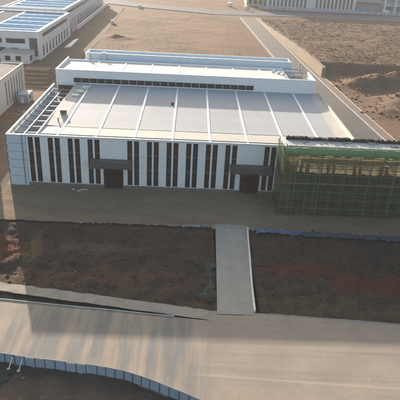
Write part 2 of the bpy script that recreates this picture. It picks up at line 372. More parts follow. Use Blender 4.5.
# fence line
FP = [(-20,-52.6),(8,-55.9),(15.6,-57.0),(22.6,-58.0),(29.5,-58.9),(33,-59.7),(36.3,-61.0),(41.6,-63.6),(48,-67),(56,-72)]
def fence_y(x):
    for a, b in zip(FP, FP[1:]):
        if a[0] <= x <= b[0]: return a[1] + (b[1]-a[1])*(x-a[0])/(b[0]-a[0])
    return -80
road_near = lambda x: -80.
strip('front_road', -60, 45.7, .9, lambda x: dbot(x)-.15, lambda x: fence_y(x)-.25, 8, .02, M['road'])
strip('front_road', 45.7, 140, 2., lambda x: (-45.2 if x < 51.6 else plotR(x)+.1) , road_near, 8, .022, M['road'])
strip('roadside_ground', -20, 55.9, .5, lambda x: fence_y(x)-.05, lambda x: -90., 40, .05, M['roadside'], .14, .5, 6.)
# right side road, pavement, lane, far road
def lane(name, pts, w0, w1, z, m, d=6., cross=3):
    mb = MB(); P = []
    for (x0,y0),(x1,y1) in zip(pts, pts[1:]):
        n = max(1, int(math.hypot(x1-x0, y1-y0)/d))
        P += [(x0+(x1-x0)*i/n, y0+(y1-y0)*i/n) for i in range(n)]
    P.append(pts[-1])
    for i, p in enumerate(P):
        a = Vector(P[max(0,i-1)]); b = Vector(P[min(len(P)-1,i+1)]); t = (b-a).normalized(); nrm = Vector((t.y,-t.x))
        for k in range(cross):
            w = w0 + (w1-w0)*k/(cross-1); mb.v.append((p[0]+nrm.x*w, p[1]+nrm.y*w, z))
    mb.f = [(i*cross+k, i*cross+k+1, (i+1)*cross+k+1, (i+1)*cross+k) for i in range(len(P)-1) for k in range(cross-1)]
    return struct(mb.build(name, m))
side = [(95.5,20),(91.8,80),(88.3,150),(81.8,306)]
lane('side_road', side, -5.6, 5.6, .08, M['asphalt'])
lane('pavement', side, 6.2, 9.0, .14, M['pavement'])
lane('pavement', [(s[0]-.0, s[1]) for s in side], -7.4, -6.2, .12, M['pavement'])
def offs(pts, w):
    out = []
    for i, p in enumerate(pts):
        a = Vector(pts[max(0,i-1)]); b = Vector(pts[min(len(pts)-1,i+1)]); t = (b-a).normalized(); out.append((p[0]+t.y*w, p[1]-t.x*w))
    return out
kerb('kerb', offs(side, 5.9), .5, .3); kerb('kerb', offs(side, -5.9), .5, .3); kerb('kerb', offs(side, 9.2), .35, .3)
lane('service_lane', [(-19,84),(-18,200),(-22,330)], -6, 9, .12, M['lane'])
lane('far_road', [(-90,395),(0,350),(60,328),(130,340),(230,342),(600,350)], -13, 12, .10, mat('blue_grey_asphalt', (.085,.10,.125), (.11,.12,.14), .05, .95, spec=.1), 20)
kerb('kerb', offs([(-90,395),(0,350),(60,328)], 12.5), .6, .35)
kerb('kerb', offs([(105,336),(130,340),(230,342),(600,350)], 12.5), .6, .35)

# ------------------------------------------------------------------ main factory
F = thing('factory_building', (39,0,0), 'long white factory hall with grey ribbed roof and a raised rear storey', 'factory')
X0, X1 = 0., 78.4
BAY = 4.4; WX = 4.65
pairs = [0,1,2,3,5,6,7,8,9,10,12,13,14,15,16]
holes = []
for k in pairs:
    x = WX + BAY*k
    if x + 2.5 < X1-.4: holes += [(x-.06, x+1.06, .96, 11.72), (x+1.47, x+2.59, .96, 11.72)]
doors = [(21.25, 25.55), (52.45, 56.75)]
for a, b in doors: holes.append((a, b, 0, 5.2))
holes.sort()
wall = MB(); plinth = [MB(), MB(), MB()]; px = 4.1
for a, b, z0, z1 in holes:
    wall.box(px, a, -.0, .35, .9, 12.0); plinth[(px > 25) + (px > 56.7)].box(px, a, -.06, .35, -.2, .9)
    wall.box(a, b, -.0, .35, z1, 12.0)
    if z0 > 0: plinth[(a > 25) + (a > 56.7)].box(a, b, -.06, .35, -.2, .9)
    px = b
wall.box(px, X1, 0, .35, .9, 12.0); plinth[2].box(px, X1, -.06, .35, -.2, .9)
# rest of the lower walls
wall.box(X1-.35, X1, .35, 44.7, 0, 11.9)
wall.build('wall', M['facade'], F)
for p_ in plinth: p_.build('plinth', M['plinth'], F)
tr = MB(); tr.box(4.1, X1+.1, -.14, .35, 12.0, 12.28); tr.build('eave_trim', M['white'], F, bevel=.03)
tr = MB(); tr.box(4.1, X1, -.1, -.003, .86, .98)
# gaps at doors are simply crossed by nothing: split the sill band
tr = MB(); cuts = [4.1, 21.25, 25.55, 52.45, 56.75, X1]
for i in (0, 2, 4): tr.box(cuts[i], cuts[i+1], -.1, -.062, .84, .96)
tr.build('sill_band', M['white'], F)
# pale blue corner bay
cp = MB(); zc = [0, 2.3, 4.3, 6.25, 8.15, 10.1, 12.28]
for i in range(6): cp.box(-.05, 4.1, -.18-.012*(i % 2), .35, zc[i]+.05, zc[i+1]-.04)
cp.build('corner_panel', M['bluepanel'], F)
cs = MB(); cs.box(0, 4.1, -.13, .3, 0, 12.2); cs.build('panel_joint', M['seam'], F)
dp = MB(); dp.bar((3.35,-.3,.1),(3.35,-.3,12.3),.09); dp.bar((-.1,-.25,.1),(-.1,-.25,12.3),.1); dp.build('downpipe', M['seam'], F)
# windows
M['glass_sky'] = mat('dark_glass_bluish', (.02,.028,.036), (.012,.016,.02), .5, .1, spec=.5)
def window(x0, x1, z0, z1):
    fr = MB(); w = .07
    fr.box(x0, x0+w, .1, .2, z0, z1); fr.box(x1-w, x1, .1, .2, z0, z1)
    for z in (z0, z0+2.35, z0+4.1, z0+5.9, z0+7.4, z0+9.2, z1-w): fr.box(x0+w, x1-w, .1, .2, z, z+w)
    for z in (z0+3.9, z0+7.6): fr.box(x0+w, x1-w, .11, .19, z-.35, z)
    f = fr.build('window', M['frame'], F)
    MB().quad((x0,.17,z0),(x1,.17,z0),(x1,.17,z1),(x0,.17,z1)).build('pane', M[random.choice(('glass','glass','glass_sky'))], f)
    return f
for a, b, z0, z1 in holes:
    if z0 > 0: window(a, b, z0, z1)
# door openings: dark halls behind, with half raised shutters
for a, b in doors:
    d = MB()
    d.quad((a,.35,0),(a,9,0),(a,9,5.2),(a,.35,5.2)); d.quad((b,.35,0),(b,9,0),(b,9,5.2),(b,.35,5.2))
    d.quad((a,9,0),(b,9,0),(b,9,5.2),(a,9,5.2)); d.quad((a,.35,5.2),(b,.35,5.2),(b,9,5.2),(a,9,5.2)); d.quad((a,-.1,.03),(b,-.1,.03),(b,9,.03),(a,9,.03))
    g = d.build('doorway', M['interior'], F)
    fr = MB(); fr.box(a-.12, a, -.09, .36, 0, 5.32); fr.box(b, b+.12, -.09, .36, 0, 5.32); fr.box(a, b, -.09, .36, 5.2, 5.32)
    fr.build('door_frame', M['seam'], g)
for a, b in ((18.5, 27.75), (49.8, 59.2)):
    c = MB(); c.box(a, b, -2.6, -.02, 5.95, 7.25); cn = c.build('canopy', M['canopy'], F, bevel=.05)
    e = MB(); e.box(a-.06, b+.06, -2.68, -2.602, 5.88, 6.1); e.box(a-.06, b+.06, -2.68, -2.602, 7.08, 7.32); e.build('fascia', M['frame'], cn)
# lower roof
def rz(y): return 11.72 + .0235*(y-8)
RL, RR = 6.6, X1-.35
rf = MB(); rf.hexa([(RL+3.4,8,11.2),(RR-2.6,8,11.2),(RR-2.6,44.7,11.2),(RL+3.4,44.7,11.2)], [(RL+3.4,8,rz(8)),(RR-2.6,8,rz(8)),(RR-2.6,44.7,rz(44.7)),(RL+3.4,44.7,rz(44.7))])
x = RL+3.8
while x < RR-2.8:
    rf.hexa([(x,8.1,rz(8.1)-.01),(x+.07,8.1,rz(8.1)-.01),(x+.07,44.6,rz(44.6)-.01),(x,44.6,rz(44.6)-.01)], [(x,8.1,rz(8.1)+.05),(x+.07,8.1,rz(8.1)+.05),(x+.07,44.6,rz(44.6)+.05),(x,44.6,rz(44.6)+.05)]); x += 200
rfo = rf.build('roof', M['roof'], F)
bd = MB()
bd.hexa([(RL,.35,11.2),(RR,.35,11.2),(RR,7.99,11.2),(RL,7.99,11.2)], [(RL,.35,12.0),(RR,.35,12.0),(RR,7.99,11.75),(RL,7.99,11.75)])
bd.hexa([(RL,7.99,11.2),(RL+3.39,7.99,11.2),(RL+3.39,44.7,11.2),(RL,44.7,11.2)], [(RL,7.99,11.95),(RL+3.39,7.99,11.76),(RL+3.39,44.7,rz(44.7)+.04),(RL,44.7,rz(44.7)+.2)])
bd.hexa([(RR-2.59,7.99,11.2),(RR,7.99,11.2),(RR,44.7,11.2),(RR-2.59,44.7,11.2)], [(RR-2.59,7.99,11.76),(RR,7.99,12.1),(RR,44.7,rz(44.7)+.3),(RR-2.59,44.7,rz(44.7)+.04)])
bd.build('roof_border', M['border'], rfo)
g = MB(); g.box(RL+.2, RR-.2, 7.7, 8.0, 11.74, 11.80); g.box(RL+.2, RR-.2, 1.5, 1.62, 11.9, 12.1); g.build('gutter', M['deck'], rfo)
for k in range(-1, 7):
    xs_ = 19.47 + 8.534*k
    s = MB(); w = .26
    s.hexa([(xs_-w,.6,11.9),(xs_+w,.6,11.9),(xs_+w,8,11.6),(xs_-w,8,11.6)], [(xs_-w,.6,12.06),(xs_+w,.6,12.06),(xs_+w,8,11.83),(xs_-w,8,11.83)])
    s.hexa([(xs_-w,8,11.6),(xs_+w,8,11.6),(xs_+w,44.6,12.4),(xs_-w,44.6,12.4)], [(xs_-w,8,rz(8)+.11),(xs_+w,8,rz(8)+.11),(xs_+w,44.6,rz(44.6)+.11),(xs_-w,44.6,rz(44.6)+.11)])
    s.build('skylight', M['skylight'], F)
MB().box(X1-.349, X1+.1, .36, 44.55, 11.9, 13.2).build('parapet', M['border'], F, bevel=.03); MB().box(RL-.3, RL, .36, 44.55, 11.0, 12.25).build('parapet', M['white'], F, bevel=.03)
# open steel framed strip along the left edge
ow = MB(); ow.box(0, .3, .36, 44.6, 0, 10.9); ow.box(4.1, 6.6, .36, .6, 0, 11.9); ow.build('side_wall', M['bluepanel'], F)
dk = MB(); dk.box(.3, RL-.3, .62, 44.6, 8.4, 8.7); dk.build('side_deck', M['deck'], F)
iw = MB(); iw.box(RL-.29, RL-.01, .62, 44.6, 8.7, 10.98); iw.build('inner_wall', M['neighbour'], F)
rail = MB(); rail.box(-.08, .34, .3, 44.6, 12.15, 12.3); rail.box(0, .3, .36, 44.6, 10.9, 11.05); rl = rail.build('side_rail', M['white'], F)
for i in range(11):
    y = .9 + i*4.3
    p = MB(); p.box(.02, .28, y, y+.24, 11.05, 12.15); p.build('post', M['steel'], rl)
    if i < 10:
        p = MB(); p.box(.11, .17, y+.5, y+3.9, 11.1, 11.95); p.build('side_panel', M['cream'], rl)
for i in range(11):
    y = .9 + i*4.25
    b_ = MB(); b_.box(.3, RL-.3, y, y+.26, 10.6, 10.95); b_.box(2.7, 2.95, y+.02, y+.24, 8.7, 10.6); b_.box(4.8, 5.0, y+.02, y+.24, 8.7, 10.6)
    b_.build('cross_beam', M['steel'], F)
b_ = MB(); b_.box(2.7, 2.95, .62, 44.5, 10.96, 11.15); b_.box(1.4, 1.5, .62, 44.5, 9.7, 9.85); b_.box(4.85, 4.95, .62, 44.5, 9.5, 9.65); b_.build('long_beam', M['steel'], F)
# raised rear storey
UX0, UX1 = .8, 77.2
U = MB()
wx0, wx1, wz0, wz1 = 5.9, 59.0, 12.75, 14.25
U.box(UX0, UX1, 44.7, 45.0, wz1, 16.4); U.box(UX0, UX1, 44.7, 45.0, 11.9, wz0); U.box(UX0, wx0, 44.7, 45.0, wz0, wz1); U.box(wx1, UX1, 44.7, 45.0, wz0, wz1)
U.box(UX0, UX0+.3, 45.0, 62, 0, 16.4); U.box(UX1-.3, UX1, 45.0, 56, 0, 16.4); U.box(UX0+.3, 70, 61.7, 62, 0, 15.9)
uo = U.build('upper_wall', M['facade'], F)
c = MB(); c.box(UX0-.08, UX1+.08, 44.6, 45.08, 16.4, 16.58); c.box(UX0-.08, UX0+.38, 45.08, 62.1, 16.4, 16.58); c.box(UX1-.38, UX1+.08, 45.08, 56.1, 16.4, 16.58); c.build('coping', M['white'], uo, bevel=.03)
c = MB(); c.box(UX0+.02, UX1-.02, 44.58, 44.697, 12.38, 12.62); c.build('flashing', M['white'], uo)
fr = MB(); x = wx0; i = 0
while x < wx1-.1:
    fr.box(x-.06, x+.06, 44.78, 44.9, wz0, wz1); x += 2.31; i += 1
fr.box(wx0, wx1, 44.8, 44.9, wz0, wz0+.08); fr.box(wx0, wx1, 44.8, 44.9, wz1-.08, wz1)
wo = fr.build('strip_window', M['neighbour'], F)
MB().quad((wx0,44.86,wz0),(wx1,44.86,wz0),(wx1,44.86,wz1),(wx0,44.86,wz1)).build('pane', M['glass'], wo)
ur = MB(); ur.hexa([(UX0+.3,45,15.2),(70,45,15.2),(70,61.7,15.2),(UX0+.3,61.7,15.2)], [(UX0+.3,45,15.95),(70,45,15.95),(70,61.7,15.5),(UX0+.3,61.7,15.5)])
uro = ur.build('upper_roof', M['upperroof'], F)
for k in range(-1, 6):
    xs_ = 19.47+8.534*k; s = MB(); s.hexa([(xs_-.3,45.2,15.6),(xs_+.3,45.2,15.6),(xs_+.3,61.5,15.3),(xs_-.3,61.5,15.3)], [(xs_-.3,45.2,16.03),(xs_+.3,45.2,16.03),(xs_+.3,61.5,15.6),(xs_-.3,61.5,15.6)]); s.build('skylight', M['skylight'], uro)
rw = MB(); rw.box(5.5, 73.5, 66.5, 66.9, 0, 17.1); rw.box(5.5, 73.5, 62.0, 66.5, 0, 15.2); rw.box(5.5, 5.8, 66.9, 74, 0, 16.9); rw.box(73.2, 73.5, 66.9, 74, 0, 16.9); rw.box(5.5, 73.5, 74, 74.3, 0, 16.9); rw.box(5.8,73.2,66.9,74,14,16.2)
rwo = rw.build('rear_wall', M['bluepanel'], F)
c = MB(); c.box(5.4, 73.6, 66.4, 67.0, 17.1, 17.26); c.build('coping', M['white'], rwo)
for x_ in (6.2, 11.4):
    s = MB(); s.box(x_, x_+.8, 65.6, 66.39, 15.2, 17.6); s.box(x_-.2, x_+1.0, 65.5, 66.39, 17.6, 17.75); s.build('stair_post', M['neighbour'], rwo)
# open frame at the right end of the upper roof
dk = MB(); dk.box(70.0, UX1-.3, 45.0, 66, 12.6, 13.0); dk.build('end_deck', M['deck'], F)
for i in range(5):
    y = 45.6 + i*4.6
    p = MB(); p.box(76.9, 77.2, y+6 if i > 2 else y, (y+6 if i > 2 else y)+.3, 13, 16.4); p.box(73.2, 73.45, y, y+.25, 13, 15.6); p.box(70.0, 76.88, y+.02, y+.22, 15.3, 15.55); p.build('end_frame', M['steel'], F)

# things lying on the roofs
def rooftop(name, x, y, z, label, cat): return thing(name, (x, y, z), label, cat)
t = rooftop('rooftop_unit', 9.0, 16.5, 11.9, 'small brown box unit on a stand near left edge of lower roof', 'rooftop unit')
b = MB(); b.box(8.3, 9.7, 16, 17.1, 12.15, 13.1); b.build('casing', M['brown'], t, bevel=.05)
b = MB(); [b.box(8.3+dx, 8.42+dx, 16+dy, 16.12+dy, 11.7, 12.15) for dx in (0,1.28) for dy in (0,.98)]; b.build('stand', M['steel'], t)
b = MB(); b.box(8.25, 9.75, 15.95, 17.15, 13.1, 13.2); b.build('lid', M['offwhite'], t)
t = rooftop('roof_vent', 8.9, 11.2, 11.85, 'short grey pipe vent at left front of lower roof', 'vent')
b = MB(); b.bar((8.9,11.2,11.7),(8.9,11.2,12.7),.16,10); b.build('pipe', M['steel'], t); b = MB(); b.bar((8.9,11.2,12.72),(8.9,11.2,12.86),.3,10); b.build('cap', M['steel'], t)
t = rooftop('roof_vent', 35.6, 28, rz(28), 'small dark vent alone in the middle of lower roof', 'vent')
b = MB(); b.bar((35.6,28,12.1),(35.6,28,12.75),.3,10); b.build('pipe', M['black'], t); b = MB(); b.bar((35.6,28,12.76),(35.6,28,12.9),.5,10); b.build('cap', M['black'], t)
for i, (x, y, lab) in enumerate(((10.4, 39, 'pale green sheet bundle on lower roof, right below the raised storey'), (9.6, 35.4, 'pale green sheet bundle on lower roof, one farther from the raised storey'), (8.9, 32, 'small pale green sheet bundle at roof edge, nearest the box unit'))):
    b = MB(); z = rz(y)+.06; n = 4-i
    for k in range(n):
        a = random.uniform(-.3,.3); c = Vector((x, y, z+.2*k)); u = Vector((math.cos(a), math.sin(a), 0))*.9; w = Vector((-math.sin(a), math.cos(a), 0))*.65; up = Vector((0,0,.19))
        b.hexa([c-u-w, c+u-w, c+u+w, c-u+w], [c-u-w+up, c+u-w+up, c+u+w+up, c-u+w+up])
    tag(b.build('sheet_bundle', M['palegreen']), lab, 'bundle', 'sheet bundles on the lower roof')
bags = [(66.2,57.5,.5),(67.6,55.4,.55),(68.5,58.3,.4),(68.9,53.5,.5),(69.3,50.8,.4),(66.9,59.6,.42),(69.3,56.3,.42)]
for i, (x, y, r_) in enumerate(bags):
    b = MB(); b.lump((x, y, 15.95-.0245*(y-45)+r_*.35), r_, i, .65, 2)
    tag(b.build('material_bag', M['offwhite'], smooth=True), 'white filled bag in the cluster at right end of the upper roof', 'bag', 'white bags on the upper roof')

# ------------------------------------------------------------------ annex under scaffold
A = thing('unfinished_annex', (76,-5,0), 'raw concrete office block wrapped in green scaffold netting', 'building')
ax0, ax1, ay0, ay1 = 61.6, 96., -8.6, -.9
s = MB(); s.box(ax0, ax1, -5.2, ay1, 13.95, 14.2); s.build('roof_slab', M['slabtop'], A)
for z in (3.6, 7.0, 10.2):
    s = MB(); s.box(ax0, ax1, ay0+.2, ay1, z-.25, z); s.build('floor_slab', M['concrete'], A)
for i in range(7):
    x = ax0+.3 + i*5.6
    for y, zt in ((ay0+.5, 10.19), (ay1-.8, 13.94), (-5.0, 13.94)):
        s = MB(); s.box(x, x+.5, y, y+.5, 0 if y != -5.0 else 10.2, zt); s.build('column', M['concrete'], A)
s = MB(); s.box(ax0+.05, ax1, ay1-.22, ay1-.02, 0, 9.9); s.build('back_wall', M['concrete'], A)
up = MB(); random.seed(3); x = ax0
while x < ax1:
    w = random.uniform(.15,.5); h = random.uniform(.3,.85); up.box(x, x+w, ay1-.5-random.uniform(0,.3), ay1-.1, 14.2, 14.2+h); x += w*.55
upo = up.build('ragged_upstand', M['black'], A)
random.seed(5)
for i in range(5):
    t = MB(); cx = 64.5+i*5.2+random.uniform(-1,1); cy = -3.0+random.uniform(-1,1)
    for k in range(9): t.lump((cx+random.gauss(0,.6), cy+random.gauss(0,.35), 14.26+.1*random.random()), random.uniform(.12,.38), k+i*9, .6)
    tag(t.build('debris_heap', M['rubble']), 'grey debris heap lying on the annex roof slab', 'rubble heap', 'debris heaps on the annex roof')
SC = thing('scaffolding', (76,-10,0), 'pole scaffolding with green safety netting around the unfinished annex', 'scaffolding')
sy = -10.2; sx0 = 60.2
poles = MB(); led = MB()
xs_ = [sx0 + i*2.6 for i in range(15)]; zs = [1.95*i for i in range(1, 8)]
for x in xs_:
    p = MB()
    for y in (sy, sy+1.1): p.bar((x,y,0),(x,y,15.5 + .4*math.sin(x*3)),.065,6)
    p.build('standard', M['pole'], SC)
for z in zs:
    p = MB()
    for y in (sy-.08, sy+1.02): p.bar((sx0-.4,y,z),(xs_[-1]+.4,y,z+.05),.055,6)
    p.bar((sx0, sy-.3, z),(sx0, -1.4, z),.05,6)
    p.build('ledger', M['pole'], SC)
for i in range(0, 14, 2):
    p = MB(); p.bar((xs_[i],sy-.16,.3+7.6*(i%4)/2*0),(xs_[i+2],sy-.16,7.4),.05,6); p.bar((xs_[i],sy-.16,13.6),(xs_[i+2],sy-.16,7.6),.05,6); p.build('brace', M['hoardpost'], SC)
for y in (-7.4, -4.6, -1.8):
    p = MB(); p.bar((sx0,y,0),(sx0,y,15.0),.065,6); p.build('standard', M['pole'], SC)
p = MB(); q2 = MB()
for i in range(28):
    x = sx0+i*1.3; p.hexa([(x,sy+.1,11.1),(x+1.22,sy+.1,11.1),(x+1.22,sy+1.0,11.1),(x,sy+1.0,11.1)],[(x,sy+.1,11.16),(x+1.22,sy+.1,11.16),(x+1.22,sy+1.0,11.16),(x,sy+1.0,11.16)])
    q2.hexa([(x,sy+.1,7.5),(x+1.22,sy+.1,7.5),(x+1.22,sy+1.0,7.5),(x,sy+1.0,7.5)],[(x,sy+.1,7.56),(x+1.22,sy+.1,7.56),(x+1.22,sy+1.0,7.56),(x,sy+1.0,7.56)])
p.build('plank_deck', M['board'], SC); q2.build('plank_deck', M['board'], SC)
def boardmat():
    m, t, b = nt('woven_mat'); out = t.nodes['Material Output']; v = coords(t)
    col = mix(t, noise_fac(t, v, 1.1, 5, .7, .4, .65), (.17,.14,.095), (.08,.075,.055))
    d = N(t, 'ShaderNodeBsdfDiffuse'); tl = N(t, 'ShaderNodeBsdfTranslucent'); t.links.new(col, d.inputs['Color']); t.links.new(col, tl.inputs['Color'])
    mx = N(t, 'ShaderNodeMixShader'); mx.inputs[0].default_value = .75; t.links.new(d.outputs[0], mx.inputs[1]); t.links.new(tl.outputs[0], mx.inputs[2]); t.links.new(mx.outputs[0], out.inputs['Surface']); return m
M['woven'] = boardmat()
def sheet(name, m, parent, P, nu, nv, amp, seed, rag=0.):
    """crumpled cloth between four corners P (ccw)"""
    a, b, c, d = [Vector(p) for p in P]; nrm = (b-a).cross(d-a).normalized(); mb = MB()
    for j in range(nv+1):
        for i in range(nu+1):
            u, v = i/nu, j/nv; q = (a*(1-u)+b*u)*(1-v) + (d*(1-u)+c*u)*v
            if rag and (i in (0, nu) or j in (0, nv)): q = q + rag*Vector((fbm(q.x, q.y, 1.1, 3, seed+2), fbm(q.x, q.y, 1.1, 3, seed+8), 0))
            mb.v.append(tuple(q + nrm*amp*fbm(u*(b-a).length, v*(d-a).length, .55, 4, seed)))
    k = nu+1; mb.f = [(j*k+i, j*k+i+1, (j+1)*k+i+1, (j+1)*k+i) for j in range(nv) for i in range(nu)]
    return mb.build(name, m, parent, smooth=True)
xe = xs_[-1]
sheet('netting', M['net'], SC, [(sx0-.2,sy+.25,.1),(xe,sy+.25,.1),(xe,sy+.25,15.1),(sx0-.2,sy+.25,15.1)], 70, 26, .2, 1.)
sheet('netting', M['net'], SC, [(sx0-.25,-1.2,.1),(sx0-.25,sy-.2,.1),(sx0-.25,sy-.2,15.2),(sx0-.25,-1.2,14.6)], 20, 26, .22, 2.)
sheet('woven_mat', M['woven'], SC, [(sx0+.3,sy+.55,9.9),(xe,sy+.55,9.9),(xe,sy+.55,11.9),(sx0+.3,sy+.55,11.9)], 60, 5, .25, 4., .5)
sheet('woven_mat', M['woven'], SC, [(sx0+.3,sy+.6,12.2),(xe,sy+.6,12.2),(xe,sy+.6,13.9),(sx0+.3,sy+.6,13.9)], 60, 5, .25, 14., .5)
sheet('woven_mat', M['woven'], SC, [(sx0-.1,-3.2,8.2),(sx0-.1,sy+1.5,7.0),(sx0-.1,sy+.6,13.0),(sx0-.1,-2.2,13.2)], 8, 8, .2, 6.)
# rolled top edge of the net, bright green
def netlip():
    return mat('green_net_roll', (.15,.26,.12), (.23,.34,.18), .6, .85, spec=.1, fine=(2, (.06,.14,.08), .5))
lip = MB(); n = 60; prev = None
for i in range(n+1):
    x = sx0-.3 + (xe-sx0+.3)*i/n; c = Vector((x, sy-.1, 15.0+.12*fbm(x,0,.5,3,2.))); ring = []
    for k in range(8):
        a = 2*math.pi*k/8; rr = .5+.16*fbm(x, a, .9, 3, 4.); lip.v.append((c.x, c.y+math.cos(a)*rr*1.0, c.z-.15+math.sin(a)*rr*1.7))
    if i:
        o = (i-1)*8; lip.f += [(o+k, o+(k+1)%8, o+8+(k+1)%8, o+8+k) for k in range(8)]
lip.build('net_roll', netlip(), SC, smooth=True)

# ------------------------------------------------------------------ neighbours on the left
W = thing('warehouse', (-30,62,0), 'grey warehouse with tall dark side slits at left frame edge', 'warehouse')
wx = -18.6; wy0, wy1, wh = 25., 78.2, 10.2
ww = MB(); ww.box(-70, wx-.4, wy0, wy1, 0, wh-.6)
wi = MB(); wi.box(-45, -11.6, 2, 24.9, 0, 13); wi.build('shade_block', M['neighbour'], W)  # unseen block added beyond the left edge to shade the near ground
slit = []
y = 57.2
while y < 77: slit.append(y); y += 2.85
pv = wy0
for s_ in slit:
    ww.box(wx-.4, wx, pv, s_, 0, wh); ww.box(wx-.4, wx, s_, s_+1.15, 0, .8); ww.box(wx-.4, wx, s_, s_+1.15, 8.6, wh); pv = s_+1.15
ww.box(wx-.4, wx, pv, wy1, 0, wh); ww.box(-70, wx-.4, wy1-.3, wy1-.003, wh-.6, wh)
ww.build('wall', mat('warehouse_wall', (.44,.445,.45), (.36,.365,.37), .2, .8, fine=(.9,(.3,.29,.28),.5)), W)
r_ = MB(); r_.hexa([(-70,wy0,wh-.59),(wx-.4,wy0,wh-.59),(wx-.4,wy1-.3,wh-.59),(-70,wy1-.3,wh-.59)],[(-70,wy0,wh+1.2),(wx-.4,wy0,wh-.45),(wx-.4,wy1-.3,wh-.45),(-70,wy1-.3,wh+1.2)]); r_.build('roof', M['nroof'], W)
c = MB(); c.box(wx-.5, wx+.1, wy0, wy1+.1, wh, wh+.18); c.build('coping', M['kerb'], W)
for s_ in slit:
    MB().quad((wx-.3,s_,.8),(wx-.3,s_+1.15,.8),(wx-.3,s_+1.15,8.6),(wx-.3,s_,8.6)).build('window', M['glass'], W)
t = thing('site_cabin', (-15.2,66,0), 'blue grey site cabin against the warehouse side wall', 'cabin')
b = MB(); b.box(-16.9,-13.6,63.2,69.2,.2,3.0); b.build('body', M['contblue'], t, bevel=.05)
b = MB(); b.box(-17,-13.5,63.1,69.3,3.0,3.15); b.build('roof', M['bluewall'], t)
b = MB(); b.box(-15.9,-15,63.14,63.19,.25,2.3); b.build('door', M['neighbour'], t)
b = MB(); b.box(-13.59,-13.54,65,66.6,1.3,2.3); b.build('window', M['glass'], t)
b = MB(); [b.box(x,x+.3,y,y+.3,0,.2) for x in (-16.8,-14) for y in (63.4,68.8)]; b.build('foot', M['concrete'], t)
random.seed(11)
for i, (x, y, lab) in enumerate(((-15.5,51.5,'pale rubble heap on dirt by the warehouse, near left frame edge'), (-12.5,54.5,'low grey rubble heap on dirt in front of the site cabin'), (16.2,-1.9,'white cement debris heap lying on the yard close to the facade'))):
    b = MB()
    for k in range(22 if i != 2 else 14): b.lump((x+random.gauss(0,1.0), y+random.gauss(0,.4), .04+random.random()*.12), random.uniform(.1,.36 if i != 2 else .24), k+i*30, .7)
    tag(b.build('rubble_heap', M['rubble'] if i != 2 else M['offwhite']), lab, 'rubble heap', 'rubble heaps')
t = thing('formwork_stack', (-20,95,0), 'brown stepped stack of formwork between warehouse and white factory', 'formwork')
for k in range(4):
    b = MB(); b.box(-26+.3*k,-13.8-.5*k, 88+3.5*k, 104, 0.8*k, 0.8*(k+1)-.1); b.box(-26+.3*k,-13.7-.5*k, 87.9+3.5*k, 104, 0.8*(k+1)-.1, 0.8*(k+1)); b.build('tier', M['brown'], t)

def factory2(name, x0, x1, y0, y1, h, label, front, solar_from):
    T = thing(name, (x1, y0, 0), label, 'factory')
    w = MB(); w.box(x0, x1, y0, y1, 0, h-1.0)
    w.box(x0, x1, y0, y0+1.2, h-1.0, h); w.box(x1-1.6, x1, y0+1.2, y1-.8, h-1.0, h); w.box(x0, x1, y1-.8, y1, h-1.0, h)
    w.build('wall', M['neighbour'], T)
    yy0, yy1 = y0+1.2, y1-.8
    r_ = MB(); r_.box(solar_from, x1-1.6, yy0, yy1, h-.999, h-.7); r_.build('roof_panel', M['solar'], T)
    r_ = MB(); r_.box(x0, solar_from-1.0, yy0, yy1, h-.999, h-.75); r_.build('roof_panel', M['greyroof'], T)
    r_ = MB(); r_.box(solar_from-1.0, solar_from, yy0, yy1, h-.999, h-.55)
    y = y0+10
    while y < y1-6: r_.box(solar_from, x1-1.6, y, y+.3, h-.699, h-.66); y += 11.5
    x = x0+12
    while x < solar_from-3: r_.box(x, x+.7, yy0, yy1, h-.749, h-.62); x += 14
    r_.build('roof_strip', M['white'], T)
    b = MB(); b.box(x1, x1+.04, y0+6, y1-8, h-3.2, h-1.6); b.build('strip_window', M['glass'], T)
    y = y0+5; n = 0
    while y < y1-5 and n < 30:
        b = MB(); b.box(x1, x1+.04, y, y+2.0, .9, 5.4); b.build('window', M['glass'], T); y += 6.2; n += 1
    if front:
        for a, c_ in ((-60,-43.2),(-41.3,-33.0)): b = MB(); b.box(a, c_, y0-.05, y0, 6.9, 8.9); b.build('strip_window', M['glass'], T)
        for a in (-58,-51.5,-44.6,-39.3): b = MB(); b.box(a, a+2.8, y0-.05, y0, 1.6, 4.9); b.build('window', M['glass'], T)
        b = MB(); b.box(-31.2,-27.7, y0-.06, y0, 1.5, 9.4); b.build('recess_panel', M['stripe_dark'], T)  # flat dark panel; its colour stands for the dark depth of the corner recess
    return T
factory2('neighbour_factory', -130, -26.7, 131, 196, 12.2, 'white factory with blue panelled roof behind the warehouse at upper left', True, -50)
factory2('neighbour_factory', -150, -31.5, 206, 345, 12.4, 'farther white factory with long blue roof at top left corner', False, -64)
t = thing('gatehouse', (-35,127,0), 'low flat grey block in front of the white factory at upper left', 'building')
b = MB(); b.box(-41.5,-29.2,122,130.9,0,4.2); b.build('wall', M['neighbour'], t); b = MB(); b.box(-41.8,-28.9,121.7,130.9,4.2,4.6); b.build('roof', M['nroof'], t)
b = MB(); b.box(-29.199,-29.15,123,127,1,3.2); b.build('window', M['glass'], t)
for a in (-39.5,-35.0): b = MB(); b.box(a,a+2.2,121.95,121.999,1.2,3.2); b.build('window', M['glass'], t)
t = thing('banner', (-27.5,190,0), 'faded pink banner on a frame at corner of the white factory', 'banner')
b = MB(); b.box(-26.4,-26.25,197.5,212,1.5,7.5); b.build('cloth', M['pink'], t)
b = MB(); [b.bar((-26.5,y,0),(-26.5,y,7.8),.12) for y in (197.5,204.8,212)]; b.build('frame', M['steel'], t)
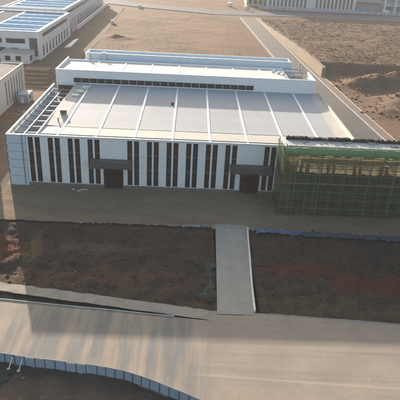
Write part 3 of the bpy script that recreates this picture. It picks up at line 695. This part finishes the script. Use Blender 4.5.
# perimeter wall beside the lane
t = thing('boundary_wall', (-24,245,0), 'low white boundary wall beside the dirt lane at upper left', 'wall')
b = MB(); b.box(-27.2,-26.9,216,340,0,2.2); b.build('panel', M['neighbour'], t); b = MB(); b.box(-27.35,-26.75,216,340,2.2,2.4); b.build('coping', M['white'], t)
b = MB(); random.seed(4)
for k in range(3): b.add(*[[(-22.5+.2*k,160+2*k,.2+.15*k),(-20.2,165,.25+.15*k),(-20.4,186,.3+.15*k),(-22.2,182,.3+.15*k)],[(0,1,2,3)]])
b = MB(); b.hexa([(-22.6,160,.1),(-20.0,163,.1),(-20.4,186,.1),(-22.4,182,.1)],[(-22.5,160.3,.55),(-20.1,163.2,.5),(-20.5,185.7,.6),(-22.3,181.8,.5)])
tag(b.build('slab_stack', M['offwhite'], bevel=.05), 'long pale slab stack lying on dirt beside the white factory', 'slabs')

# ------------------------------------------------------------------ retaining wall, far buildings
RW = thing('retaining_wall', (95,190,0), 'long beige retaining wall along the side road at right', 'wall')
b = MB(); y = 123
while y < 296:
    y2 = min(296, y+8); b.hexa([(wall_x(y)-.0,y,-.2),(wall_x(y)+1.7,y,-.2),(wall_x(y2)+1.7,y2,-.2),(wall_x(y2),y2,-.2)],
        [(wall_x(y)+.1,y,plateau(max(138,y))+.1),(wall_x(y)+1.7,y,plateau(max(138,y))+.1),(wall_x(y2)+1.7,y2,plateau(max(138,y2))+.1),(wall_x(y2)+.1,y2,plateau(max(138,y2))+.1)]); y = y2
b.build('panel', M['wallbeige'], RW)
T = thing('striped_hall', (143,378,0), 'white hall with dark vertical window stripes beyond the far road', 'hall')
b = MB(); b.box(104,181,378,440,0,17); b.build('wall', M['neighbour'], T)
n = 0; x = 106
while x < 179:
    if not (139 < x < 144):
        b = MB(); b.box(x,x+1.7,377.9,378,1.5,15.5); b.build('window', M['stripe_dark'], T)
    x += 3.35
b = MB(); b.box(103.5,181.5,377.5,440.5,17,17.6); b.build('roof', M['nroof'], T)
T = thing('cream_block', (93,386,0), 'small sunlit cream block left of the striped hall at top', 'building')
b = MB(); b.box(87,102.5,384,410,0,12); b.build('wall', M['tan'], T); b = MB(); b.box(86.5,103,383.5,410.5,12,12.6); b.build('roof', M['nroof'], T)
for i in range(3): b = MB(); b.box(89+i*4.4,91.4+i*4.4,383.9,384,2,5); b.build('window', M['glass'], T)
T = thing('framed_building', (215,388,0), 'blue grey building with white columns at top right corner', 'building')
b = MB(); b.box(186,300,392,430,0,16); b.build('wall', M['bluewall'], T)
for i in range(9): b = MB(); b.box(209+i*9.5,210.3+i*9.5,388,391.9,0,16); b.build('column', M['white'], T)
for z in (5.2, 10.4): b = MB(); b.box(206,300,389,391.9,z,z+.6); b.build('floor_band', M['white'], T)
b = MB(); b.box(184,208,386.5,391.9,7.5,8.2); b.build('porch_roof', M['tan'], T)
for i in range(8): b = MB(); b.box(211.5+i*9.5,217+i*9.5,391.85,391.98,1,4.2); b.build('window', M['stripe_dark'], T)
T = thing('boundary_wall', (180,366,0), 'long bluish boundary wall in front of the striped hall', 'wall')
b = MB(); b.box(96,330,366,366.4,0,2.3); b.build('panel', M['bluewall'], T)
b = MB(); [b.box(96+i*6,96.5+i*6,365.85,366.5,0,2.7) for i in range(39)]; b.build('pier', M['neighbour'], T)

# vehicles (far away): body, cab, windows, wheels
def vehicle(name, loc, rz_, label, cat, kind, paint):
    t = thing(name, loc, label, cat, None, rz_)
    if kind == 'truck':
        b = MB(); b.box(-3.2,1.4,-1.15,1.15,.9,3.3); b.build('cargo_box', paint, t, True, bevel=.05)
        b = MB(); b.hexa([(1.55,-1.05,.6),(3.4,-1.05,.6),(3.4,1.05,.6),(1.55,1.05,.6)],[(1.55,-1.05,2.6),(2.9,-1.0,2.6),(2.9,1.0,2.6),(1.55,1.05,2.6)]); b.build('cab', M['vanwhite'], t, True, bevel=.08)
        b = MB(); b.hexa([(3.27,-.9,1.55),(3.3,-.9,1.5),(3.3,.9,1.5),(3.27,.9,1.55)],[(2.98,-.85,2.4),(3.04,-.85,2.4),(3.04,.85,2.4),(2.98,.85,2.4)]); b.build('windscreen', M['glass'], t, True)
        b = MB(); b.box(-3.2,3.2,-.5,.5,.6,.9); b.build('chassis', M['frame'], t, True); wx_ = (-2.2,2.4); wr = .48; wy_ = 1.0
    else:
        h = 1.45 if kind == 'car' else 2.1
        b = MB(); b.hexa([(-2.2,-.88,.35),(2.2,-.88,.35),(2.2,.88,.35),(-2.2,.88,.35)],[(-2.15,-.86,.95),(2.1,-.84,.9),(2.1,.84,.9),(-2.15,.86,.95)])
        b.hexa([(-2.1,-.84,.95),(1.1,-.84,.95),(1.1,.84,.95),(-2.1,.84,.95)],[(-1.8,-.7,h),(.35,-.7,h),(.35,.7,h),(-1.8,.7,h)]); b.build('body', paint, t, True, bevel=.08)
        b = MB(); b.hexa([(.98,-.75,1.0),(1.06,-.75,.98),(1.06,.75,.98),(.98,.75,1.0)],[(.42,-.62,h-.08),(.5,-.62,h-.08),(.5,.62,h-.08),(.42,.62,h-.08)]); b.build('windscreen', M['glass'], t, True)
        wx_ = (-1.4,1.4); wr = .33; wy_ = .85
    for x in wx_:
        for y in (-wy_, wy_): b = MB(); b.bar((x,y-.12,wr),(x,y+.12,wr),wr,14); b.build('wheel', M['tyre'], t, True)
    return t
vehicle('truck', (206,371.5,.1), 0.05, 'white box truck parked behind bluish wall at top right', 'truck', 'truck', M['vanwhite'])
vehicle('truck', (71.5,372,.1), 2.0, 'white box truck at top of frame, left of the road junction', 'truck', 'truck', M['vanwhite'])
vehicle('truck', (84,352,.14), -1.2, 'white box truck on the road junction below the cream block', 'truck', 'truck', M['vanwhite'])
vehicle('van', (-1,334,.2), .6, 'white van on the far road near top left', 'van', 'van', M['vanwhite'])
vehicle('van', (-10.6,247,.2), 1.3, 'white van standing on the dirt lane beside the brown field', 'van', 'van', M['vanwhite'])

# ------------------------------------------------------------------ hoarding along the road
HF = thing('hoarding_fence', (20,-58,0), 'blue metal hoarding fence curving along the near side of the road', 'fence')
pts = []; acc = 0.
for a, b in zip(FP, FP[1:]):
    L = math.dist(a, b); n = max(1, int(L/.2)); pts += [(a[0]+(b[0]-a[0])*i/n, a[1]+(b[1]-a[1])*i/n) for i in range(n)]
sel = [pts[0]]
for p in pts:
    if math.dist(p, sel[-1]) >= 1.25: sel.append(p)
random.seed(2)
for a, b in zip(sel, sel[1:]):
    if not (4 < a[0] < 50): continue
    h = 1.58 + random.uniform(-.07,.07); dx, dy = b[0]-a[0], b[1]-a[1]; L = math.hypot(dx,dy); u = (dx/L, dy/L); j = random.uniform(-.05,.05)
    m = MB(); n = 12
    for i in range(n+1):      # corrugated sheet with thickness
        s = i/n; o = .03*(1 if (i//1) % 2 else -1) + j
        for off in (0, .02):
            for z in (.02, h): m.v.append((a[0]+dx*s-u[1]*(o+off), a[1]+dy*s+u[0]*(o+off), z))
    for i in range(n):
        k = i*4; m.f += [(k,k+4,k+5,k+1),(k+2,k+3,k+7,k+6),(k+1,k+5,k+7,k+3)]
    m.build('panel', M['hoard'], HF)
    m = MB(); m.box(a[0]-.045, a[0]+.045, a[1]-.1, a[1]-.045, 0, h+.1); m.build('post', M['hoardpost'], HF)
m = MB()
for a, b in zip(sel, sel[1:]):
    if 4 < a[0] < 50: m.beam((a[0],a[1]-.0,1.64),(b[0],b[1]-.0,1.64),.1,.06)
m.build('top_rail', M['hoardpost'], HF)
for x, lab in ((17.35,'white prop leaning on the blue hoarding, left one of the pair'), (18.75,'white prop leaning on the blue hoarding, right one of the pair')):
    y = fence_y(x); t = thing('fence_prop', (x, y-1, 0), lab, 'prop', 'white props behind the hoarding')
    m = MB(); m.bar((x+.25,y-.25,1.45),(x-.15,y-1.1,.1),.09,6); m.build('strut', M['offwhite'], t); m = MB(); m.box(x-.35,x+.05,y-1.35,y-.95,.0,.16); m.build('foot', M['offwhite'], t)

# ------------------------------------------------------------------ tarps, nets and litter
def cloth(name, m, P, nu, nv, amp, seed, label, cat, group=None):
    return tag(sheet(name, m, None, P, nu, nv, amp, seed, .9), label, cat, group)
cloth('tarp', M['tarp'], [(54.4,-18.6,.16),(63.6,-18.9,.18),(63.9,-17.5,.3),(54.6,-17.1,.3)], 40, 8, .3, 3., 'bright blue crumpled tarp along the yard edge beside the access road', 'tarp', 'tarps along the yard edge')
cloth('tarp', M['darktarp'], [(64.2,-19.2,.14),(92,-20.4,.14),(92,-18.8,.25),(64.2,-17.6,.3)], 90, 8, .3, 5., 'long dark blue tarp along the yard edge at right frame edge', 'tarp', 'tarps along the yard edge')
cloth('netting_sheet', M['teal'], [(42.9,-41.5,-.35),(45.2,-41.8,-.1),(45.4,-29.5,-.1),(44.2,-30,-.3)], 14, 50, .5, 6., 'teal netting sheet lying on soil left of the access road', 'netting')
cloth('netting_sheet', M['teal'], [(14.6,-60.6,.22),(17.4,-61.0,.22),(17.9,-59.0,.24),(15.2,-58.6,.24)], 16, 14, .3, 7., 'teal netting scrap on soil below the blue hoarding', 'netting')

random.seed(21)
def scatter(name, m, n, fn, rr, label, cat, flat=.7):
    b = MB()
    for k in range(n):
        x, y, z = fn(); b.lump((x, y, z), random.uniform(*rr)*random.choice((.6,.8,1,1,1.6)), k, flat, 0 if rr[1] < .3 else 1)
    return stuff(b.build(name, m), label, cat)
def on_plot():
    x = random.uniform(-5, 90)
    while 45.5 < x < 53: x = random.uniform(-5, 90)
    f = plotL if x < 46 else plotR
    y = random.uniform(f(x)+.5, -17.5); return x, y, -.33 + .75*fbm(x, y, .38, 5, 5. if x < 46 else 8.)
scatter('soil_clods', M['clod'], 900, on_plot, (.08,.26), 'dark soil clods strewn over the bare plots', 'soil clods')
scatter('fine_clods', M['clod'], 2600, on_plot, (.04,.12), 'fine crumbs of soil on the bare plots', 'soil clods')
scatter('light_stones', M['rubble'], 60, on_plot, (.04,.12), 'pale stones lying on the dark plots', 'stones')
def on_edge():
    x = random.choice((random.uniform(18, 46), random.uniform(40,47), random.uniform(46,58), random.uniform(58,88)))
    return x, (-16.7 if x < 53 else ptopR(x)+.5)+random.gauss(0,.35), .08
scatter('edge_rubble', M['rubble'], 420, on_edge, (.05,.2), 'line of pale rubble along the yard edge', 'rubble')
def on_yard(): return random.uniform(-5,60), random.uniform(-15.5,-1), .03
scatter('yard_gravel', M['rubble'], 260, on_yard, (.03,.12), 'scattered stones on the dirt yard', 'stones')
def on_side(): x = random.uniform(8,50); return x, random.uniform(max(-72, fence_y(x)-9), fence_y(x)-.6), .08
scatter('roadside_stones', M['rubble'], 150, on_side, (.03,.1), 'small stones on soil below the hoarding', 'stones')
# weeds: tufts of thin blades
def tufts(name, m, n, fn, h, w, label, cat, blades=7):
    b = MB()
    for k in range(n):
        x, y, z = fn(); s = random.uniform(.5, 1.3)
        for j in range(blades):
            a = random.uniform(0, 6.28); l = random.uniform(.4,1)*s*w; hh = h*s*random.uniform(.5,1); c, d = math.cos(a), math.sin(a); q = .09*s*w/.5
            b.v += [(x-d*q, y+c*q, z-.05), (x+d*q, y-c*q, z-.05), (x+c*l+d*q*.4, y+d*l-c*q*.4, z+hh), (x+c*l-d*q*.4, y+d*l+c*q*.4, z+hh)]
            i = len(b.v)-4; b.f.append((i,i+1,i+2,i+3))
    return stuff(b.build(name, m), label, cat)
tufts('weeds', M['weed'], 900, on_plot, .22, .35, 'low dull weeds growing on the bare plots', 'weeds')
def on_plateau():
    while True:
        y = random.uniform(140, 308); x = random.uniform(wall_x(y)+3, 225)
        if fbm(x, y, .03, 3, 4.) > -.35: return x, y, terrain(x, y)
def on_field():
    while True:
        x = random.uniform(-6, 74); y = random.uniform(90, 312)
        if fbm(x, y, .03, 3, 6.) > .0: return x, y, terrain(x, y)
tufts('dry_grass', M['drygrass'], 5000, on_plateau, .3, .9, 'dry brown tussocks on the field beyond the retaining wall', 'dry grass', 6)
tufts('dry_grass', M['drygrass'], 700, on_field, .15, .6, 'dry brown tussocks on the field behind the main factory', 'dry grass', 6)
def on_bank():
    x = random.uniform(100, 160); y = random.uniform(62, 140); return x, y, terrain(x, y)
scatter('earth_clods', M['mound'], 900, on_bank, (.2,.6), 'earth clods around the soil mounds', 'soil clods')

# ------------------------------------------------------------------ haze
hz = MB(); hz.box(-1600, 1600, -450, 2100, -4.5, 62)
m = bpy.data.materials.new('haze'); m.use_nodes = True; t = m.node_tree
for n in list(t.nodes):
    if n.type == 'BSDF_PRINCIPLED': t.nodes.remove(n)
pv = t.nodes.new('ShaderNodeVolumePrincipled'); pv.inputs['Color'].default_value = (.80,.84,.9,1); pv.inputs['Density'].default_value = .00018; pv.inputs['Anisotropy'].default_value = .2
t.links.new(pv.outputs[0], t.nodes['Material Output'].inputs['Volume'])
ho = hz.build('haze', m); ho['kind'] = 'stuff'; ho['label'] = 'thin pale haze over the whole site'; ho['category'] = 'haze'

# ------------------------------------------------------------------ light
AZ, EL = R(20.), R(12.7)
sd = Vector((math.sin(AZ)*math.cos(EL), -math.cos(AZ)*math.cos(EL), -math.sin(EL)))   # light travels this way
L = bpy.data.lights.new('sun', 'SUN'); L.energy = 4.9; L.angle = R(.5); L.color = (1, .87, .74)
lo = bpy.data.objects.new('sun', L); COL.objects.link(lo); lo.location = (0,0,200); lo.rotation_euler = sd.to_track_quat('-Z', 'Y').to_euler()
w = bpy.data.worlds.new('World'); S.world = w; w.use_nodes = True; t = w.node_tree
sky = t.nodes.new('ShaderNodeTexSky'); sky.sky_type = 'NISHITA'; sky.sun_disc = False; sky.sun_elevation = EL
sky.sun_rotation = math.atan2(-sd.x, -sd.y); sky.air_density = 1.0; sky.dust_density = 4.0; sky.ozone_density = .7
bg = t.nodes['Background']; bg.inputs['Strength'].default_value = .135; t.links.new(sky.outputs[0], bg.inputs['Color'])

# ------------------------------------------------------------------ camera
f, pi_, ya, ro = 539.77, .4558, .0317, .0535
cp, sp, cw, sw = math.cos(pi_), math.sin(pi_), math.cos(ya), math.sin(ya)
fw = Vector((sw*cp, cw*cp, -sp)); r0 = Vector((cw, -sw, 0)); u0 = r0.cross(fw)
r1 = math.cos(ro)*r0 + math.sin(ro)*u0; u1 = -math.sin(ro)*r0 + math.cos(ro)*u0
cam = bpy.data.cameras.new('camera'); co = bpy.data.objects.new('camera', cam); COL.objects.link(co)
mw = Matrix((( r1.x, u1.x, -fw.x, 39.868), (r1.y, u1.y, -fw.y, -113.50), (r1.z, u1.z, -fw.z, 53.50), (0,0,0,1)))
co.matrix_world = mw; cam.sensor_width = 36; cam.lens = 36*f/400; cam.clip_end = 6000; cam.clip_start = 1
S.camera = co
S.view_settings.view_transform = 'Standard'; S.view_settings.look = 'None'; S.view_settings.gamma = 1; S.view_settings.exposure = 1.22
